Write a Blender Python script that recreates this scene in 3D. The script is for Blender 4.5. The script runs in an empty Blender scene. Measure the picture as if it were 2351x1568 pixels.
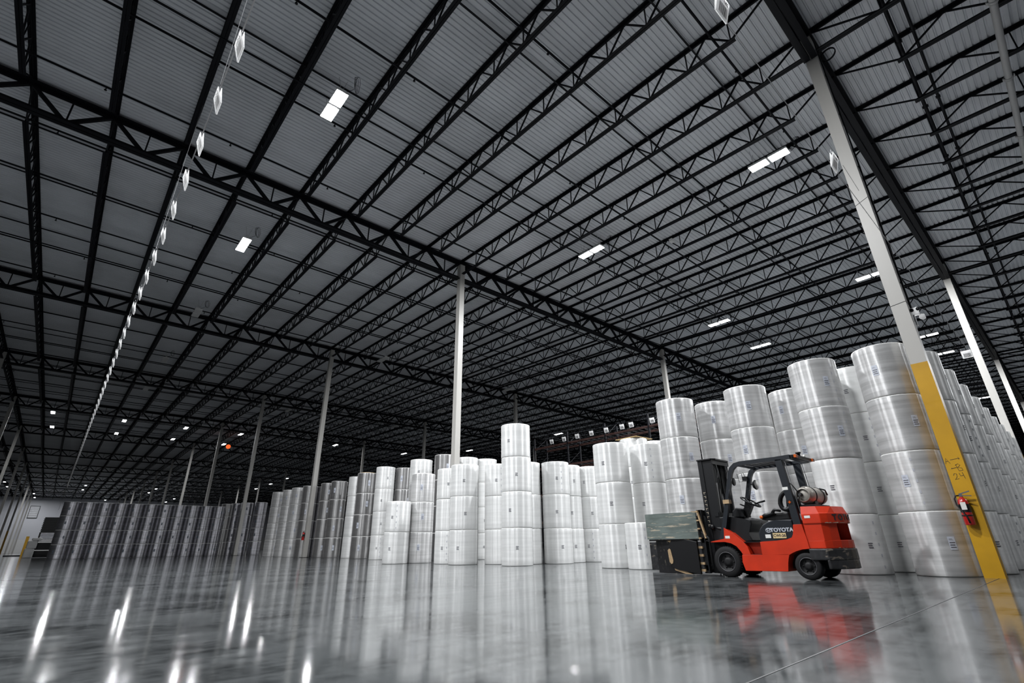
import bpy, bmesh, math, random
from mathutils import Matrix, Vector
from math import pi, sin, cos, radians as R
random.seed(7)
C = bpy.context.scene.collection
sc = bpy.context.scene

# ---------------------------------------------------------------- camera, world, exposure
CAMZ = 0.6184
cd = bpy.data.cameras.new('camera'); cam = bpy.data.objects.new('camera', cd); C.objects.link(cam)
cr = Vector((0.74926399, -0.6621457, -0.01290521)); cu = Vector((-0.24493503, -0.29516041, 0.9235189)); cf = Vector((0.61531318, 0.68879852, 0.38333575))
M = Matrix((cr, cu, -cf)).transposed().to_4x4(); M.translation = (0, 0, CAMZ)
cam.matrix_world = M
cd.sensor_width = 36; cd.lens = 1116.387 / 2351 * 36; cd.clip_start = .05; cd.clip_end = 500
sc.camera = cam
w = bpy.data.worlds.new('night'); sc.world = w; w.use_nodes = True
w.node_tree.nodes['Background'].inputs[0].default_value = (.5, .6, .8, 1)
w.node_tree.nodes['Background'].inputs[1].default_value = 0.0
sc.view_settings.view_transform = 'Standard'; sc.view_settings.look = 'None'
sc.view_settings.gamma = 1; sc.view_settings.use_curve_mapping = False
sc.view_settings.exposure = 0.55
LAMP_W = 900.0            # radiant power of one lit high bay fixture

# lit and unlit fixtures: x, y, lit
LX = lambda n: 3.09 + 5.7 * n
FIX = [(3.05, 10.8, 1), (3.1, 20.2, 1), (14.43, 3.6, 1), (14.4, 10.95, 1), (25.7, 3.62, 1), (25.65, 10.97, 1), (31.0, 10.98, 1),
       (36.9, 3.6, 1), (42.0, 3.55, 1), (59.1, 3.6, 1), (42.15, 39.5, 1), (41.8, 55.9, 1), (-2.65, 64, 1), (-2.65, 72, 1), (2.93, 64, 1), (2.93, 72, 1),
       (8.45, 64, 1), (8.45, 72, 1), (14, 64, 1), (14, 71.9, 1), (24.95, 63.8, 1), (36.1, 64.2, 1), (-8.9, 134.2, 1), (-8.9, 144.5, 1),
       (3.05, 133.8, 1), (3.05, 144, 1), (-5, 159.5, 1), (-5, 171.6, 1), (8.8, 172, 1), (14.9, 133.4, 1), (14.9, 143.8, 1), (22.2, 171.3, 1), (22.2, 158.8, 1),
       (31.6, 110.6, 1), (31.3, 100.2, 1), (31.9, 121.8, 1),
       (3.06, 29.2, 0), (3.0, 39.3, 0), (14.3, 29.4, 0), (-8.35, 39.4, 0), (14.35, 39.4, 0), (25.7, 29.3, 0), (25.7, 39.4, 0), (3.0, 48.5, 0), (14.3, 48.5, 0), (25.7, 48.5, 0),
       (3.05, 3.6, 1), (20.2, -11.6, 1), (31.6, -11.6, 1), (43.0, -6.5, 1), (54.4, -6.5, 1), (-8.35, 10.9, 1), (-8.35, 20.2, 1), (-19.7, 10.9, 1)]  # lamps out of view, added to brighten the rolls by and past the column

# ---------------------------------------------------------------- helpers
def tag(o, label=None, cat=None, group=None, kind=None):
    if label: o['label'] = label
    if cat: o['category'] = cat
    if group: o['group'] = group
    if kind: o['kind'] = kind
    return o
def empty(name, loc=(0, 0, 0), rz=0):
    o = bpy.data.objects.new(name, None); C.objects.link(o); o.location = loc; o.rotation_euler = (0, 0, rz); o.empty_display_size = .1
    return o
class MB:
    """collects shapes into one mesh"""
    def __init__(s): s.bm = bmesh.new(); s.mi = 0
    def _f(s, vs, fs, smooth=False):
        v = [s.bm.verts.new(p) for p in vs]
        out = []
        for f in fs:
            try: q = s.bm.faces.new([v[i] for i in f]); q.material_index = s.mi; q.smooth = smooth; out.append(q)
            except ValueError: pass
        return v, out
    def box(s, x0, x1, y0, y1, z0, z1):
        s._f([(x, y, z) for x in (x0, x1) for y in (y0, y1) for z in (z0, z1)],
             [(0, 1, 3, 2), (4, 6, 7, 5), (0, 4, 5, 1), (2, 3, 7, 6), (0, 2, 6, 4), (1, 5, 7, 3)]); return s
    def bar(s, a, b, wd, ht=None, up=(0, 0, 1)):
        a = Vector(a); b = Vector(b); d = (b - a).normalized(); u = Vector(up)
        if abs(d.dot(u)) > .99: u = Vector((1, 0, 0))
        sd = d.cross(u).normalized(); u = sd.cross(d); ht = ht or wd
        vs = [p + sd * (i * wd / 2) + u * (j * ht / 2) for p in (a, b) for i, j in ((-1, -1), (1, -1), (1, 1), (-1, 1))]
        s._f(vs, [(3, 2, 1, 0), (4, 5, 6, 7), (0, 1, 5, 4), (1, 2, 6, 5), (2, 3, 7, 6), (3, 0, 4, 7)]); return s
    def tube(s, pts, r, n=8, closed=False, caps=True):
        pts = [Vector(p) for p in pts]; rs = r if isinstance(r, (list, tuple)) else [r] * len(pts)
        rings = []; m = len(pts); prev = None
        for i, p in enumerate(pts):
            if closed: d = pts[(i + 1) % m] - pts[i - 1]
            else: d = pts[min(i + 1, m - 1)] - pts[max(i - 1, 0)]
            d.normalize()
            if prev is None:
                u = d.orthogonal().normalized()
            else:
                u = prev - d * prev.dot(d)
                u = u.normalized() if u.length > 1e-6 else d.orthogonal().normalized()
            prev = u; v = d.cross(u)
            rings.append([s.bm.verts.new(p + (u * cos(2 * pi * k / n) + v * sin(2 * pi * k / n)) * rs[i]) for k in range(n)])
        for i in range(m if closed else m - 1):
            A, B = rings[i], rings[(i + 1) % m]
            for k in range(n):
                f = s.bm.faces.new((A[k], A[(k + 1) % n], B[(k + 1) % n], B[k])); f.smooth = n > 5; f.material_index = s.mi
        if caps and not closed:
            for rg in (rings[0][::-1], rings[-1]):
                f = s.bm.faces.new(rg); f.material_index = s.mi
        return s
    def lathe(s, prof, c=(0, 0, 0), axis='z', n=32, smooth=True, sharp=None):
        """prof: (radius, height) list; caps added when the radius is not 0"""
        def pt(r, h, a):
            x, y = r * cos(a), r * sin(a)
            p = {'z': (x, y, h), 'x': (h, x, y), 'y': (y, h, x)}[axis]
            return (p[0] + c[0], p[1] + c[1], p[2] + c[2])
        rings = []
        for r, h in prof:
            if r < 1e-6: rings.append([s.bm.verts.new(pt(0, h, 0))])
            else: rings.append([s.bm.verts.new(pt(r, h, 2 * pi * k / n)) for k in range(n)])
        for A, B in zip(rings, rings[1:]):
            for k in range(n):
                vs = []
                for q in ((A, k), (A, k + 1), (B, k + 1), (B, k)):
                    v = q[0][q[1] % len(q[0])]
                    if v not in vs: vs.append(v)
                if len(vs) > 2:
                    f = s.bm.faces.new(vs); f.smooth = smooth; f.material_index = s.mi
        return s
    def prism(s, prof, x0, x1, axis='x', bev=0):
        """prof polygon in (y,z) for x axis, (x,z) for y axis, (x,y) for z axis"""
        n = len(prof)
        mk = {'x': lambda h, a, b: (h, a, b), 'y': lambda h, a, b: (a, h, b), 'z': lambda h, a, b: (a, b, h)}[axis]
        v = [s.bm.verts.new(mk(h, a, b)) for h in (x0, x1) for a, b in prof]
        fs = [s.bm.faces.new(v[:n][::-1]), s.bm.faces.new(v[n:])]
        for k in range(n): fs.append(s.bm.faces.new((v[k], v[(k + 1) % n], v[n + (k + 1) % n], v[n + k])))
        for f in fs: f.material_index = s.mi
        if bev:
            es = list({e for f in fs for e in f.edges})
            r = bmesh.ops.bevel(s.bm, geom=es, offset=bev, segments=2, affect='EDGES', profile=.6, clamp_overlap=True)
            for f in r['faces']: f.smooth = False; f.material_index = s.mi
        return s
    def data(s, name, mats):
        me = bpy.data.meshes.new(name)
        bmesh.ops.recalc_face_normals(s.bm, faces=s.bm.faces)
        s.bm.to_mesh(me); s.bm.free()
        for m in (mats if isinstance(mats, (list, tuple)) else [mats]): me.materials.append(m)
        return me
    def build(s, name, mats, parent=None, **kw):
        o = bpy.data.objects.new(name, s.data(name, mats)); C.objects.link(o)
        if parent: o.parent = parent
        return tag(o, **kw)
def put(name, me, parent=None, loc=(0, 0, 0), rot=(0, 0, 0), **kw):
    o = bpy.data.objects.new(name, me); C.objects.link(o); o.location = loc; o.rotation_euler = rot
    if parent: o.parent = parent
    return tag(o, **kw)
_kids = {}
def reg(root, *ch): _kids[root.name] = list(ch); return root
def dup(root, loc, rot=None, label=None, group=None):
    r = root.copy(); C.objects.link(r); r.location = loc
    if rot is not None: r.rotation_euler = rot
    if label: r['label'] = label
    if group: r['group'] = group
    for ch in _kids.get(root.name, []):
        c = ch.copy(); C.objects.link(c); c.parent = r
        for g in _kids.get(ch.name, []):
            d = g.copy(); C.objects.link(d); d.parent = c
    return r
def text_mesh(name, txt, size, ext, M4, m, parent=None, font_bold=0, sx=1.0, **kw):
    cu_ = bpy.data.curves.new(name, 'FONT'); cu_.body = txt; cu_.size = size; cu_.extrude = ext; cu_.align_x = 'CENTER'; cu_.align_y = 'CENTER'
    cu_.offset = font_bold; cu_.resolution_u = 4
    o = bpy.data.objects.new('tmp', cu_); C.objects.link(o)
    dg = bpy.context.evaluated_depsgraph_get(); me = bpy.data.meshes.new_from_object(o.evaluated_get(dg))
    bpy.data.objects.remove(o); me.transform(M4 @ Matrix.Diagonal((sx, 1, 1, 1))); me.materials.clear(); me.materials.append(m)
    q = bpy.data.objects.new(name, me); C.objects.link(q)
    if parent: q.parent = parent
    return tag(q, **kw)
def frame(o, X, Y):
    X = Vector(X).normalized(); Y = Vector(Y).normalized(); Z = X.cross(Y)
    m = Matrix((X, Y, Z)).transposed().to_4x4(); m.translation = o; return m

# ---------------------------------------------------------------- materials
def mat(name, col, rough=.5, metal=0, coat=0, emis=None, es=0, spec=None, var=0, vs=4, vstretch=(1, 1, 1), bump=0, bs=20, bstretch=(1, 1, 1), rvar=0, aniso=0, scr=None, scs=8, sct=.62, scst=(1, .5, 3)):
    m = bpy.data.materials.new(name); m.use_nodes = True; nt = m.node_tree; b = nt.nodes['Principled BSDF']
    b.inputs['Base Color'].default_value = (*col, 1); b.inputs['Roughness'].default_value = rough; b.inputs['Metallic'].default_value = metal
    b.inputs['Coat Weight'].default_value = coat; b.inputs['Coat Roughness'].default_value = .27
    if spec is not None: b.inputs['Specular IOR Level'].default_value = spec
    if aniso:
        b.inputs['Anisotropic'].default_value = aniso; b.inputs['Anisotropic Rotation'].default_value = .25
        tg = nt.nodes.new('ShaderNodeTangent'); tg.direction_type = 'RADIAL'; tg.axis = 'Z'; nt.links.new(tg.outputs[0], b.inputs['Tangent'])
    if emis: b.inputs['Emission Color'].default_value = (*emis, 1); b.inputs['Emission Strength'].default_value = es
    if var or bump or rvar:
        tc = nt.nodes.new('ShaderNodeTexCoord'); src = tc.outputs['Object']
        oi = nt.nodes.new('ShaderNodeObjectInfo')
        ad = nt.nodes.new('ShaderNodeVectorMath'); ad.operation = 'ADD'
        ml = nt.nodes.new('ShaderNodeVectorMath'); ml.operation = 'SCALE'; ml.inputs[3].default_value = 37.0
        cb = nt.nodes.new('ShaderNodeCombineXYZ'); [nt.links.new(oi.outputs['Random'], cb.inputs[i]) for i in range(3)]
        nt.links.new(cb.outputs[0], ml.inputs[0])
        def noise(scale, st, det=3):
            mp = nt.nodes.new('ShaderNodeMapping'); mp.inputs['Scale'].default_value = st
            nt.links.new(src, mp.inputs[0])
            a = nt.nodes.new('ShaderNodeVectorMath'); a.operation = 'ADD'; nt.links.new(mp.outputs[0], a.inputs[0]); nt.links.new(ml.outputs[0], a.inputs[1])
            n = nt.nodes.new('ShaderNodeTexNoise'); n.inputs['Scale'].default_value = scale; n.inputs['Detail'].default_value = det
            nt.links.new(a.outputs[0], n.inputs['Vector']); return n
        if var:
            n = noise(vs, vstretch)
            rp = nt.nodes.new('ShaderNodeMapRange'); rp.inputs[1].default_value = .3; rp.inputs[2].default_value = .7
            rp.inputs[3].default_value = 1 - var; rp.inputs[4].default_value = 1 + var
            nt.links.new(n.outputs[0], rp.inputs[0])
            hs = nt.nodes.new('ShaderNodeVectorMath'); hs.operation = 'SCALE'; hs.inputs[0].default_value = col
            nt.links.new(rp.outputs[0], hs.inputs[3]); nt.links.new(hs.outputs[0], b.inputs['Base Color'])
        if scr:
            n = noise(scs, scst, 5); st = nt.nodes.new('ShaderNodeMapRange'); st.inputs[1].default_value = sct; st.inputs[2].default_value = sct + .04
            nt.links.new(n.outputs[0], st.inputs[0]); mx = nt.nodes.new('ShaderNodeMix'); mx.data_type = 'RGBA'
            nt.links.new(st.outputs[0], mx.inputs[0]); nt.links.new(hs.outputs[0], mx.inputs[6]); mx.inputs[7].default_value = (*scr, 1)
            nt.links.new(mx.outputs[2], b.inputs['Base Color'])
        if rvar:
            n = noise(vs * 1.7, vstretch)
            rp = nt.nodes.new('ShaderNodeMapRange'); rp.inputs[1].default_value = .3; rp.inputs[2].default_value = .7
            rp.inputs[3].default_value = max(.02, rough - rvar); rp.inputs[4].default_value = rough + rvar
            nt.links.new(n.outputs[0], rp.inputs[0]); nt.links.new(rp.outputs[0], b.inputs['Roughness'])
        if bump:
            n = noise(bs, bstretch, 2); bp = nt.nodes.new('ShaderNodeBump'); bp.inputs['Strength'].default_value = bump; bp.inputs['Distance'].default_value = .01
            nt.links.new(n.outputs[0], bp.inputs['Height']); nt.links.new(bp.outputs[0], b.inputs['Normal'])
            nt.links.new(bp.outputs[0], b.inputs['Coat Normal'])
    return m
STEEL = mat('black_painted_steel', (.0028, .0032, .0055), .55, spec=.18)
PIPEM = mat('dark_pipe_paint', (.004, .0045, .007), .5, spec=.2)
WHITEPIPE = mat('white_pipe', (.42, .42, .42), .4)
DECK = mat('white_roof_deck', (.585, .605, .64), .5, var=.12, vs=.35, vstretch=(1, 1, 1))
COLM = mat('column_paint', (.39, .38, .36), .4, var=.06, vs=2)
YEL = mat('yellow_paint', (.50, .27, .008), .38, var=.08, vs=3)
WALLM = mat('wall_panel', (.50, .51, .55), .5)
WALLC = mat('wall_concrete', (.55, .55, .55), .6)
LENS = mat('lamp_lens', (.9, .9, .9), .4, emis=(.93, .96, 1), es=26)
LENSOFF = mat('unlit_lens', (.5, .5, .5), .4)
HOUSE = mat('lamp_housing', (.6, .6, .6), .4)
WIRE = mat('wire', (.35, .35, .36), .4, metal=.6)
FILM = dict(vs=1.0, bs=3)
WROLL = mat('white_paper_in_film', (.64, .645, .64), .42, coat=.2, aniso=.95, spec=2.0, var=.09, vs=2.2, vstretch=(.12, .12, 6), bump=.10, bs=7, bstretch=(1.6, 1.6, .25))
GROLL = mat('grey_paper_in_film', (.42, .42, .42), .42, coat=.3, aniso=.95, spec=2.4, var=.24, vs=2.2, vstretch=(.15, .15, 6), bump=.14, bs=7, bstretch=(1.6, 1.6, .3))
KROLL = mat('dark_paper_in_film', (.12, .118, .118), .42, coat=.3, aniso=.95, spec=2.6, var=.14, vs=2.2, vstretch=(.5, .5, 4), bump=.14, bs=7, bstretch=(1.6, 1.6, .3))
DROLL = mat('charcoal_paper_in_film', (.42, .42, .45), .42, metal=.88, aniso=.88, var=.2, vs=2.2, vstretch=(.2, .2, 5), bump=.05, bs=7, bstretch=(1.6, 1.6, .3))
ENDM = mat('paper_edge', (.7, .7, .69), .8)
COREM = mat('cardboard_core', (.30, .19, .10), .8)
LABW = mat('label_paper', (.50, .53, .60), .4)
INK = mat('ink', (.02, .02, .025), .5)
SIGNW = mat('sign_plastic', (.85, .85, .85), .4)
_n = SIGNW.node_tree; _t = _n.nodes.new('ShaderNodeBsdfTranslucent'); _t.inputs[0].default_value = (.9, .9, .9, 1); _m = _n.nodes.new('ShaderNodeMixShader'); _m.inputs[0].default_value = .6
_n.links.new(_n.nodes['Principled BSDF'].outputs[0], _m.inputs[1]); _n.links.new(_t.outputs[0], _m.inputs[2]); _n.links.new(_m.outputs[0], _n.nodes['Material Output'].inputs[0])

# floor: polished concrete
def floor_mat():
    m = bpy.data.materials.new('polished_concrete'); m.use_nodes = True; nt = m.node_tree; b = nt.nodes['Principled BSDF']
    tc = nt.nodes.new('ShaderNodeTexCoord')
    def nz(s, d, st=(1, 1, 1)):
        mp = nt.nodes.new('ShaderNodeMapping'); mp.inputs['Scale'].default_value = st; nt.links.new(tc.outputs['Object'], mp.inputs[0])
        n = nt.nodes.new('ShaderNodeTexNoise'); n.inputs['Scale'].default_value = s; n.inputs['Detail'].default_value = d; nt.links.new(mp.outputs[0], n.inputs['Vector']); return n.outputs[0]
    a = nz(.9, 9); c = nz(7, 7); sc_ = nz(3.0, 6, (.35, 3.5, 1))
    mx = nt.nodes.new('ShaderNodeMath'); mx.operation = 'MULTIPLY_ADD'; mx.inputs[1].default_value = .5
    nt.links.new(c, mx.inputs[0]); nt.links.new(a, mx.inputs[2])
    mx2 = nt.nodes.new('ShaderNodeMath'); mx2.operation = 'MULTIPLY_ADD'; mx2.inputs[1].default_value = .35; nt.links.new(sc_, mx2.inputs[0]); nt.links.new(mx.outputs[0], mx2.inputs[2])
    rp = nt.nodes.new('ShaderNodeValToRGB'); rp.color_ramp.elements[0].position = .70; rp.color_ramp.elements[1].position = 1.25
    rp.color_ramp.elements[0].color = (.013, .015, .016, 1); rp.color_ramp.elements[1].color = (.085, .091, .094, 1)
    rp.color_ramp.elements[1].position = 1.16
    nt.links.new(mx2.outputs[0], rp.inputs[0]); nt.links.new(rp.outputs[0], b.inputs['Base Color'])
    rr = nt.nodes.new('ShaderNodeMapRange'); rr.inputs[1].default_value = .3; rr.inputs[2].default_value = .7; rr.inputs[3].default_value = .07; rr.inputs[4].default_value = .14
    nt.links.new(nz(2.2, 6, (.5, 2, 1)), rr.inputs[0]); nt.links.new(rr.outputs[0], b.inputs['Roughness'])
    b.inputs['IOR'].default_value = 1.62
    bp = nt.nodes.new('ShaderNodeBump'); bp.inputs['Strength'].default_value = .05; bp.inputs['Distance'].default_value = .01
    nt.links.new(nz(1.2, 2), bp.inputs['Height']); nt.links.new(bp.outputs[0], b.inputs['Normal'])
    return m
FLOORM = floor_mat()

# ---------------------------------------------------------------- building grid
SX, SY = 1.9006, 15.24
X0, Y0 = 11.64, 1.359
JX = lambda i: X0 + i * SX
GY = lambda j: Y0 + j * SY
HL = {-2: 12.30, -1: 12.50, 0: 12.82, 1: 13.14, 2: 13.43, 3: 13.63, 4: 13.86, 5: 13.87, 6: 13.60}
H = lambda j: HL.get(j, 13.50)
def roofz(y):
    t = (y - Y0) / SY; j = math.floor(t); return H(j) + (H(j + 1) - H(j)) * (t - j)
XW0, XW1, YW0, YW1 = -60.0, 175.0, -29.5, 178.0
b = MB(); b.box(XW0, XW1, YW0, YW1, -.3, 0); b.build('floor', FLOORM, kind='structure')
def wall(name, x0, x1, y0, y1):
    m = MB(); m.box(x0, x1, y0, y1, 3.13, 15); m.mi = 1; m.box(x0 - .03, x1 + .03, y0 - .03, y1 + .03, 0, 3.12)
    if abs(y1 - y0) < 1:
        m.mi = 0; x = x0
        while x < x1: m.box(x, x + .12, y0 - .03, y0, 3.13, 15); x += 1.2
    m.build(name, [WALLM, WALLC], kind='structure')
wall('wall_back', XW0, XW1, YW1, YW1 + .3); wall('wall_front', XW0, XW1, YW0 - .3, YW0)
wall('wall_left', XW0 - .3, XW0, YW0, YW1); wall('wall_right', XW1, XW1 + .3, YW0, YW1)
# corrugated deck, ribs along x
vs = []; fs = []
y = YW0; P = .152
while y < YW1 + .2:
    z = roofz(y) + .045
    for dy, dz in ((0, 0), (.095, 0), (.11, .038), (.137, .038)):
        vs += [(XW0, y + dy, z + dz), (XW1, y + dy, z + dz)]
    y += P
for k in range(0, len(vs) - 2, 2): fs.append((k, k + 1, k + 3, k + 2))
me = bpy.data.meshes.new('ceiling'); me.from_pydata(vs, [], fs); me.materials.append(DECK)
cobj = bpy.data.objects.new('ceiling', me); C.objects.link(cobj); tag(cobj, kind='structure')
so = cobj.modifiers.new('s', 'SOLIDIFY'); so.thickness = .01; so.offset = 1

# floor joint saw cut along the column line
b = MB(); b.box(XW0, XW1, 1.305, 1.315, 0, .0015); b.box(XW0, XW1, -13.9, -13.89, 0, .0015); b.box(XW0, XW1, 16.55, 16.56, 0, .0015)
b.build('trim_1', mat('joint_filler', (.025, .025, .028), .6), kind='structure')

# ---------------------------------------------------------------- joists
def joist_parts(simple=False, tied=False, n=12, e0=1.16):
    L = SY; pl = (L - e0 * 2) / (n - 1)
    tc_, bc, wb = MB(), MB(), MB()
    for s in (-1, 1):
        tc_.box(min(s * .006, s * .085), max(s * .006, s * .085), 0, L, .02, .034)
        tc_.box(min(s * .006, s * .020), max(s * .006, s * .020), 0, L, -.06, .02)
        y0, y1 = (0.15, L - .15) if tied else (e0 - .10, L - e0 + .10)
        bc.box(min(s * .006, s * .072), max(s * .006, s * .072), y0, y1, -.725, -.71)
        bc.box(min(s * .006, s * .02), max(s * .006, s * .02), y0, y1, -.71, -.64)
    for y0 in (0, L - .12): tc_.box(-.06, .06, y0, y0 + .12, -.11, -.04)
    th = .038; zt, zb = -.02, -.68
    bot = [e0 + pl * k for k in range(n)]
    for k, yb in enumerate(bot):
        a = (0, (0.12 if k == 0 else yb - pl / 2), zt); c = (0, (L - .12 if k == n - 1 else yb + pl / 2), zt)
        wb.bar((0, yb - .02, zb), a, th, th); wb.bar((0, yb + .02, zb), c, th, th)
        if not simple: wb.bar((0, yb, zb), (0, yb, zt), .028, .028)
    return tc_.data('top_chord', STEEL), bc.data('bottom_chord', STEEL), wb.data('web', STEEL)
JP = joist_parts(); JT = joist_parts(tied=True); JP2 = joist_parts(n=7, e0=1.55); JT2 = joist_parts(tied=True, n=7, e0=1.55)
ORD = ['', 'first', 'second', 'third', 'fourth', 'fifth', 'sixth', 'seventh', 'eighth', 'ninth', 'tenth', 'eleventh', 'twelfth', 'thirteenth', 'fourteenth', 'fifteenth', 'sixteenth', 'seventeenth', 'eighteenth', 'nineteenth']
def wordn(n):
    if n < 20: return ORD[n]
    t = ['twenty', 'thirty', 'forty', 'fifty', 'sixty'][n // 10 - 2]
    return t.replace('ty', 'tieth') if n % 10 == 0 else t + '-' + ORD[n % 10]
def side(i):
    if i == 0: return 'on the tall yellow-footed column line'
    return '%s %s of the tall column' % (wordn(abs(i)), 'right' if i > 0 else 'left')
BAY = {-1: 'in the dark right bay', 0: 'in the nearest lit roof bay', 1: 'in the second roof bay', 2: 'in the third roof bay', 3: 'in the fourth roof bay', 4: 'in the fifth roof bay', 5: 'in the sixth roof bay'}
cands = []
for j in range(-1, 12):
    for i in range(-22, 60):
        x = JX(i); ym = GY(j) + SY / 2
        v = Vector((x, GY(j) + .8 * SY, H(j) - CAMZ)); dep = v.dot(cf)
        vis = False
        for ff in (0, .25, .5, .75, 1):
            v2 = Vector((x, GY(j) + ff * SY, H(j) - CAMZ)); dd = v2.dot(cf)
            if dd > .5 and abs(v2.dot(cr) / dd) < 1.10 and abs(v2.dot(cu) / dd) < .74: vis = True
        if vis: cands.append((math.hypot(x, ym), i, j))
cands.sort()
def joist_x(i, j):
    return JX(i)
for d, i, j in cands[:300]:
    z = H(j) - .0; slope = math.atan2(H(j + 1) - H(j), SY)
    tied = i % 9 == 0
    r = empty('bar_joist', (JX(i), GY(j), z)); r.rotation_euler = (slope, 0, 0)
    tag(r, 'black bar joist %s, %s' % (side(i), BAY.get(j, 'in the %s roof bay' % wordn(j + 1))), 'joist', 'bar joists under the roof deck')
    for nm, me_ in zip(('top_chord', 'bottom_chord', 'web'), (JT2 if j < 0 else JT) if tied else (JP2 if j < 0 else JP)): put(nm, me_, r)
# the remaining, smallest joists as one object
vs, fs = [], []
FJ = joist_parts(simple=True)
base = []
for me_ in FJ:
    o = len(base) and base[-1][0]
src_v = [v.co.copy() for me_ in FJ for v in me_.vertices]
src_f = []; off = 0
for me_ in FJ:
    src_f += [tuple(i + off for i in p.vertices) for p in me_.polygons]; off += len(me_.vertices)
for d, i, j in cands[300:]:
    if GY(j) > YW1 - SY * .9: pass
    slope = math.atan2(H(j + 1) - H(j), SY); k = len(vs)
    Lmax = YW1 - .15 - GY(j)
    vs += [(v.x + JX(i), GY(j) + min(v.y, Lmax), H(j) + v.z + v.y * math.tan(slope)) for v in src_v]
    fs += [tuple(a + k for a in f) for f in src_f]
me = bpy.data.meshes.new('distant_joists'); me.from_pydata(vs, [], fs); me.materials.append(STEEL)
put('distant_joists', me, label='tiny black roof joists of all the far bays', cat='joist', kind='stuff')

# ---------------------------------------------------------------- joist girders between columns
def girder_parts(n=9):
    L = n * SX; a, c, d = MB(), MB(), MB()
    for s in (-1, 1):
        q = lambda u, v: (min(s * u, s * v), max(s * u, s * v))
        a.box(0.0, L, *q(.015, .17), -.085, -.06); a.box(0, L, *q(.015, .035), -.21, -.06)
        c.box(.16, L - .16, *q(.015, .16), -1.01, -.99); c.box(.16, L - .16, *q(.015, .035), -1.0, -.85)
    for k in range(n):
        x = k * SX; m = x + SX / 2
        x0 = x + (.13 if k == 0 else .03); x1 = x + SX - (.13 if k == n - 1 else .03)
        d.bar((x0, 0, -.14), (m - .04, 0, -.94), .10, .10); d.bar((x1, 0, -.14), (m + .04, 0, -.94), .10, .10)
        d.bar((m, 0, -.94), (m, 0, -.1), .04, .04)
    return a.data('top_chord', STEEL), c.data('bottom_chord', STEEL), d.data('web', STEEL)
GP = girder_parts()
CX = lambda k: X0 + 9 * SX * k
gn = ['first', 'second', 'third', 'fourth', 'fifth', 'sixth', 'seventh', 'eighth', 'ninth', 'tenth', 'eleventh', 'twelfth']
def span_txt(k):
    if k == 0: return 'running right from the tall column row'
    if k == -1: return 'running left from the tall column row'
    return '%s span %s of the tall column row' % (wordn(k + 1 if k > 0 else -k), 'right' if k > 0 else 'left')
for j in range(0, 12):
    for k in range(-2, 6):
        dd = Vector((CX(k) + 8, GY(j), H(j))).dot(cf)
        if j == 0 and k < -1: continue
        if j < 3 and k < -1: continue
        r = empty('joist_girder', (CX(k), GY(j), H(j)))
        tag(r, 'black truss girder, %s girder line, %s' % (gn[j], span_txt(k)), 'girder', 'truss girders between the columns')
        for nm, me_ in zip(('top_chord', 'bottom_chord', 'web'), GP): put(nm, me_, r)

# ---------------------------------------------------------------- columns
b = MB(); b.box(-.127, .127, -.127, .127, 0, 1); COLME = b.data('shaft', COLM)
b = MB(); b.box(-.2, .2, -.2, .2, 0, .02); PLATE = b.data('base_plate', STEEL)
b = MB(); b.box(-.13, .13, -.13, .13, 0, 3.67); YELME = b.data('painted_guard', YEL)
b = MB(); b.box(-.17, .17, -.17, .17, -.02, 0); CAP = b.data('cap_plate', STEEL)
for j in range(0, 12):
    for k in range(-2, 7):
        x, y = CX(k), GY(j)
        if (j < 3 and k < 0) or (j == 0 and k < 0): continue
        r = empty('steel_column', (x, y, 0)); h = H(j) - .2
        main = j == 0 and k == 0
        if main: lab = 'tall grey steel column with yellow painted foot and fire extinguisher'
        else: lab = 'grey steel column, %s girder line, %s' % (gn[j], 'in the tall column row' if k == 0 else '%s row %s of the tall column' % (wordn(abs(k)), 'right' if k > 0 else 'left'))
        tag(r, lab, 'column', 'steel roof columns')
        s = put('shaft', COLME, r); s.scale = (1, 1, h)
        if j == 0 or (k == -1 and j == 8): put('painted_guard', YELME, r, label='yellow painted lower part')
        else: put('base_plate', PLATE, r)
        put('cap_plate', CAP, r, (0, 0, h))
        if main: MAINCOL = r

# ---------------------------------------------------------------- bridging rods and sprinkler pipes
b = MB(); b.box(XW0 + 40, 100, -.02, .02, -.02, .02); BR = b.data('bridging_rod', STEEL)
hn = 0
for j in range(-1, 5):
    for q, dy in enumerate((2.13, 5.25, 9.5)):
        y = GY(j) + dy
        for lev, dz in ((('lower', -.72), ('upper', -.06)) if q == 2 else (('upper', -.06),)):
            put('bridging_rod', BR, loc=(0, y, roofz(y) + dz), label='thin %s bridging rod, %s row, %s' % (lev, gn[q], BAY[j]), cat='rod', group='bridging rods between joists')
b = MB(); b.tube([(-20, 0, 0), (100, 0, 0)], .032, 8); SP = b.data('pipe', PIPEM)
b = MB(); b.tube([(0, 0, 0), (0, 0, -.10)], .016, 6); b.lathe([(.0, -.10), (.035, -.105), (.035, -.12), (0, -.13)], n=8); SH = b.data('sprinkler_head', PIPEM)
for q in range(-4, 24):
    y = 2.9 + 3.03 * (q + 1)
    if -1.5 < y < 1.6: continue
    if abs(y - GY(round((y - Y0) / SY))) < .25: y += .3
    r = empty('sprinkler_pipe', (0, y, roofz(y) - .36)); tag(r, 'dark sprinkler branch pipe with small drops, %s in order from the dark bay' % wordn(q + 5), 'pipe', 'sprinkler branch pipes under the roof')
    put('pipe', SP, r)
    for x in range(-3, 9 if q < 10 else 0): put('sprinkler_head', SH, r, (-2.9 + 3.2 * x + 1.0 * (q % 2), 0, 0))
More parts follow.
